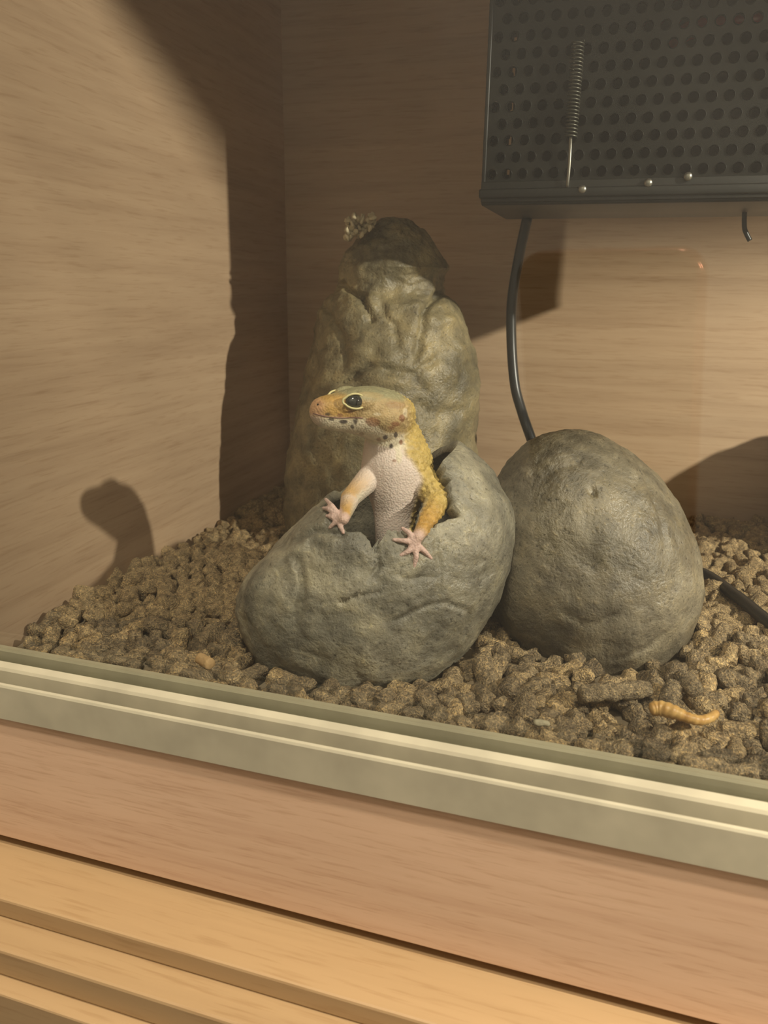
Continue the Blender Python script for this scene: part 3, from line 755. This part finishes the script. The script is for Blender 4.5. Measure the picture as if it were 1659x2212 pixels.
# ------------------------------------------------------------------ phone that takes the picture (seen in the glass)
def phone_uv(px, py):
    d = ray(px, py); Cm = CAM * np.array([1, -1, 1]) ; Cm[1] = 2 * 0.32 - CAM[1]
    n = TV * np.array([1, -1, 1]); t = ((Cm - CAM) @ n) / (d @ n); p = CAM + d * t
    p[1] = 2 * 0.32 - p[1]; q = p - CAM; return q @ RV, q @ UV
pu0, pu1 = sorted((phone_uv(1112, 700)[0], phone_uv(1513, 700)[0])); pv1 = phone_uv(1330, 547)[1]; pv0 = pv1 - 15.0
print('phone', pu0, pu1, pv1)
def rrect(u0, u1, v0, v1, r, n=8):
    out = []
    for cu, cv, a0 in ((u1 - r, v1 - r, 0), (u0 + r, v1 - r, 90), (u0 + r, v0 + r, 180), (u1 - r, v0 + r, 270)):
        for k in range(n + 1):
            t = math.radians(a0 + 90 * k / n); out.append((cu + r * math.cos(t), cv + r * math.sin(t)))
    return out
def cam_pt(u, v, w): return CAM + RV * u + UV * v + TV * w
def slab(layers):
    V = []; 
    for (ins, w) in layers: V += [cam_pt(u, v, w) for u, v in rrect(pu0 + ins, pu1 - ins, pv0 + ins, pv1 - ins, max(1.05 - ins, .3))]
    n = len(V) // len(layers); m = len(layers)
    F = [(k * n + j, (k + 1) * n + j, (k + 1) * n + (j + 1) % n, k * n + (j + 1) % n) for k in range(m - 1) for j in range(n)] + [list(range(n)), [(m - 1) * n + j for j in range(n)][::-1]]
    return V, F
phone = thing('phone', 'dark phone with a copper rim held up to the glass, seen only as a reflection', 'phone', cam_pt((pu0 + pu1) / 2, pv0, 0.7))
V, F = slab([(.22, .28), (.05, .36), (0, .55), (0, .9), (.08, 1.05), (.25, 1.1)]); obj('rim', V, F, M_PHONERIM, phone)
V, F = slab([(.26, .255), (.26, .5)]); obj('back', V, F, M_PHONE, phone, False)

# ------------------------------------------------------------------ wood pellets
def lumpy(seed, L, r, crumb):
    V, F = ico(3); r_ = np.random.default_rng(seed)
    x = V[:, 0]; V = V * np.array([L, r, r])
    sq = np.sign(x) * np.abs(x) ** 0.6; V[:, 0] = sq * L                       # blunt ends
    rad = np.hypot(V[:, 1], V[:, 2]); k = np.clip(r / np.maximum(rad, 1e-4), 1, 1.35); V[:, 1] *= k; V[:, 2] *= k
    d = V / np.linalg.norm(V, axis=1)[:, None]
    return V + d * (crumb * fbm(V * 4.5 + seed * 9.1, 3, seed) + crumb * .55 * perlin(V * 8 + seed, seed + 3))[:, None], F
KIN = [(.30, .21, .13), (.36, .22, .15), (.26, .24, .16), (.44, .21, .12), (.33, .27, .20), (.24, .20, .12), (.40, .25, .17), (.50, .22, .10), (.22, .17, .10), (.38, .19, .14)]
GEO = [lumpy(i + 1, *k) for i, k in enumerate(KIN)]
MESHES = [mesh_data('wood_pellet', V, F, M_PELLET) for V, F in GEO]
def bed_z(x, y): return -11.28 + 0.16 * math.sin(x * .55 + 1.3) * math.cos(y * .42) + 0.10 * math.sin(x * 1.7 + y * 1.3)
nx, ny = 240, 60
gx = np.linspace(XL + .02, XR - .02, nx); gy = np.linspace(1.08, YB - .02, ny)
V = np.array([(x, y, bed_z(x, y) - .06) for y in gy for x in gx]); V[:, 2] += .12 * fbm(V * 2.0, 2, 5)
F = [(j * nx + i, j * nx + i + 1, (j + 1) * nx + i + 1, (j + 1) * nx + i) for j in range(ny - 1) for i in range(nx - 1)]
mbed = MB(); mbed.add(V, F)
bx0, bx1, by0, by1 = XL + .02, XR - .02, 1.08, YB - .02
mbed.add([(bx0, by0, ZF), (bx1, by0, ZF), (bx1, by1, ZF), (bx0, by1, ZF)], [(3, 2, 1, 0)])
bed = mbed.build('pellet_bed', M_BED); tag(bed, 'brown crumbled bedding beneath the loose wood pellets', 'bedding', None, 'stuff')
# where the stones stand
def inside_stone(x, y, z, m):
    for bv in (bvh_egg1, bvh_egg2, bvh_tall):
        q = bv.find_nearest(Vector((x, y, z)))
        if q[3] < m or (Vector((x, y, z)) - q[0]).dot(q[1]) * SGN[id(bv)] < 0: return True
    return False
SGN = {}
for bv, far_pt in ((bvh_egg1, EC + np.array([0, 0, 40])), (bvh_egg2, GC + np.array([0, 0, 40])), (bvh_tall, np.array([-10, 18.7, 40.]))):
    q = bv.find_nearest(Vector(far_pt)); SGN[id(bv)] = 1 if (Vector(far_pt) - q[0]).dot(q[1]) > 0 else -1
spots = []; step = 0.67; rr_ = random.Random(21); j = 0; y = 1.32
while y < YB - .3:
    x = XL + .3 + (step / 2 if j % 2 else 0)
    while x < 15.0:
        xx, yy = x + rr_.uniform(-.17, .17), max(1.32, y + rr_.uniform(-.17, .17))
        zz_ = bed_z(xx, yy) + rr_.uniform(-.02, .26)
        if not inside_stone(xx, yy, zz_, .12): spots.append((xx, yy, zz_))
        x += step
    y += step * .86; j += 1
pel = []
for (x, y, z) in spots:
    k = rr_.randrange(len(GEO)); s_ = rr_.uniform(1.0, 1.5)
    rot = Matrix.Rotation(rr_.uniform(0, 6.283), 3, 'Z') @ Matrix.Rotation(rr_.gauss(0, .38), 3, 'Y') @ Matrix.Rotation(rr_.uniform(0, 6.283), 3, 'X')
    px, py, zc = project(np.array([x, y, z + .15])); vis = -20 < px < 1679 and py < 1720
    if vis:
        d = Vector((x, y, z + .2)) - Vector(CAM)
        for bv in (bvh_hide, bvh_egg2, bvh_tall):
            if bv.ray_cast(Vector(CAM), d.normalized(), d.length - .1)[0] is not None: vis = False
        g = atZ(float(px), float(py), -10.27)
        if y < 1.05: vis = False
    pel.append((zc if vis else 1e6 + zc, x, y, z, k, s_, rot))
pel.sort(key=lambda t: t[0])
print('pellets', len(pel), 'visible', sum(1 for p in pel if p[0] < 1e6))
NIND = 296
SHAPE = ['stubby', 'stubby', 'round crumbly', 'long', 'lumpy crumbled', 'small', 'lumpy crumbled', 'long', 'small', 'stubby']
def pellet_label(x, y, k, s_):
    if x < XL + 2.2: where = 'against the beech side wall'
    elif x < -11.5: where = 'between the side wall and the broken hide'
    elif y < 2.3 and x < -3: where = 'between the plastic runner and the broken hide'
    elif math.hypot(x - 2.4, y - 4.8) < 2.0: where = 'around the mealworm'
    elif x > 3.2 and y > 7: where = 'beside the trailing black cable'
    elif y < 3.2: where = 'along the plastic runner in front of the egg-shaped stone'
    elif x < -3.6: where = 'at the foot of the broken hide'
    else: where = 'at the foot of the egg-shaped stone'
    return SHAPE[k] + ' brown wood pellet ' + where
rest = MB(); PV = []; PF = []; base_i = 0
for i, (zc, x, y, z, k, s_, rot) in enumerate(pel):
    if i < NIND and zc < 1e6:
        o = bpy.data.objects.new('wood_pellet', MESHES[k]); COL.objects.link(o)
        o.matrix_world = Matrix.Translation(Vector((x, y, z)) * S) @ rot.to_4x4() @ Matrix.Scale(s_, 4)
        lb = pellet_label(x, y, k, s_); tag(o, lb, 'wood pellet', lb)
    else:
        Vk, Fk = GEO[k]; Rm = np.array(rot)
        PV.append((Vk * s_) @ Rm.T + np.array([x, y, z])); PF += [[q + base_i for q in f] for f in Fk]; base_i += len(Vk)
o = obj('far_wood_pellets', np.vstack(PV), PF, M_PELLET); tag(o, 'brown wood pellets heaped further back around the stones', 'wood pellets', None, 'stuff')

def long_pellet(p0, p1, r, label):
    p0, p1 = np.array(p0), np.array(p1); n = 15; P = [p0 + (p1 - p0) * k / n for k in range(n + 1)]
    rad = [r * (1 + .10 * math.sin(k * 2.1) + .06 * math.sin(k * 4.7)) for k in range(n + 1)]; rad[0] *= .8; rad[-1] *= .8
    m = MB().tube(P, rad, 16); V = np.array(m.V); V += .05 * np.stack([perlin(V * 5 + 3 * q, q + 60) for q in range(3)], 1)
    o = obj('long_wood_pellet', V, m.F, M_PELLET_LONG); tag(o, label, 'wood pellet')
long_pellet(atZ(1252, 1500, -10.5), atZ(1402, 1488, -10.5), .25, 'long unbroken brown wood pellet lying against the foot of the egg-shaped stone')
long_pellet(atZ(1456, 1480, -10.5), atZ(1442, 1520, -10.65), .25, 'smooth dark greenish wood pellet end standing beside the mealworm')
long_pellet(atZ(1472, 1462, -10.45), atZ(1502, 1490, -10.4), .25, 'plump wood pellet with a pale tip leaning next to the egg-shaped stone')

# mealworm, pale chip
P = catmull([atZ(x, y, -10.26 + dz) for x, y, dz in [(1403, 1533, 0), (1425, 1530, .05), (1455, 1538, .08), (1485, 1550, .05), (1512, 1556, .02), (1535, 1550, .02), (1547, 1540, .03)]], 8)
n = len(P); rad = [(.165 * (1 - .35 * (k / n)) + .045 * math.sin(math.pi * min(1, k / n * 2.2))) * (1 + .07 * math.sin(k * 1.6)) for k in range(n)]
rad[0] *= .4; rad[1] *= .8; rad[-1] *= .6
t = NT('tan_mealworm_skin'); t.col(t.ramp(t.noise(t.coord(), 4.0, 3), [(.35, (.46, .25, .07)), (.65, (.66, .42, .15))])); t.set(.4, 0, .5)
worm = thing('mealworm', 'tan curved mealworm lying on the pellets behind the runner', 'mealworm', (P[n // 2][0], P[n // 2][1], -10.45))
MB().tube(P, rad, 14).build('body', t.m, worm)
MB().ellipsoid(P[-1], np.eye(3) * .085, 8, 12).build('head', plain('brown_worm_head', (.25, .11, .04), .4), worm)
def chip(px, py, L, w, c, label, ang=0.2):
    V, F = lumpy(90 + int(px), L, w, .05); cc, ss = math.cos(ang), math.sin(ang)
    V = V @ np.array([[cc, ss, 0], [-ss, cc, 0], [0, 0, 1]]) + atZ(px, py, -10.5)
    o = obj('wood_chip', V, F, plain('chip_%d' % px, c, .7, 0, .3, .5, 8)); tag(o, label, 'wood chip')
chip(1170, 1562, .20, .085, (.36, .32, .21), 'small pale grey-green chip among the pellets near the runner')
chip(443, 1428, .34, .17, (.46, .30, .14), 'light orange-tan chip lying on the pellets beside the broken hide', -.5)
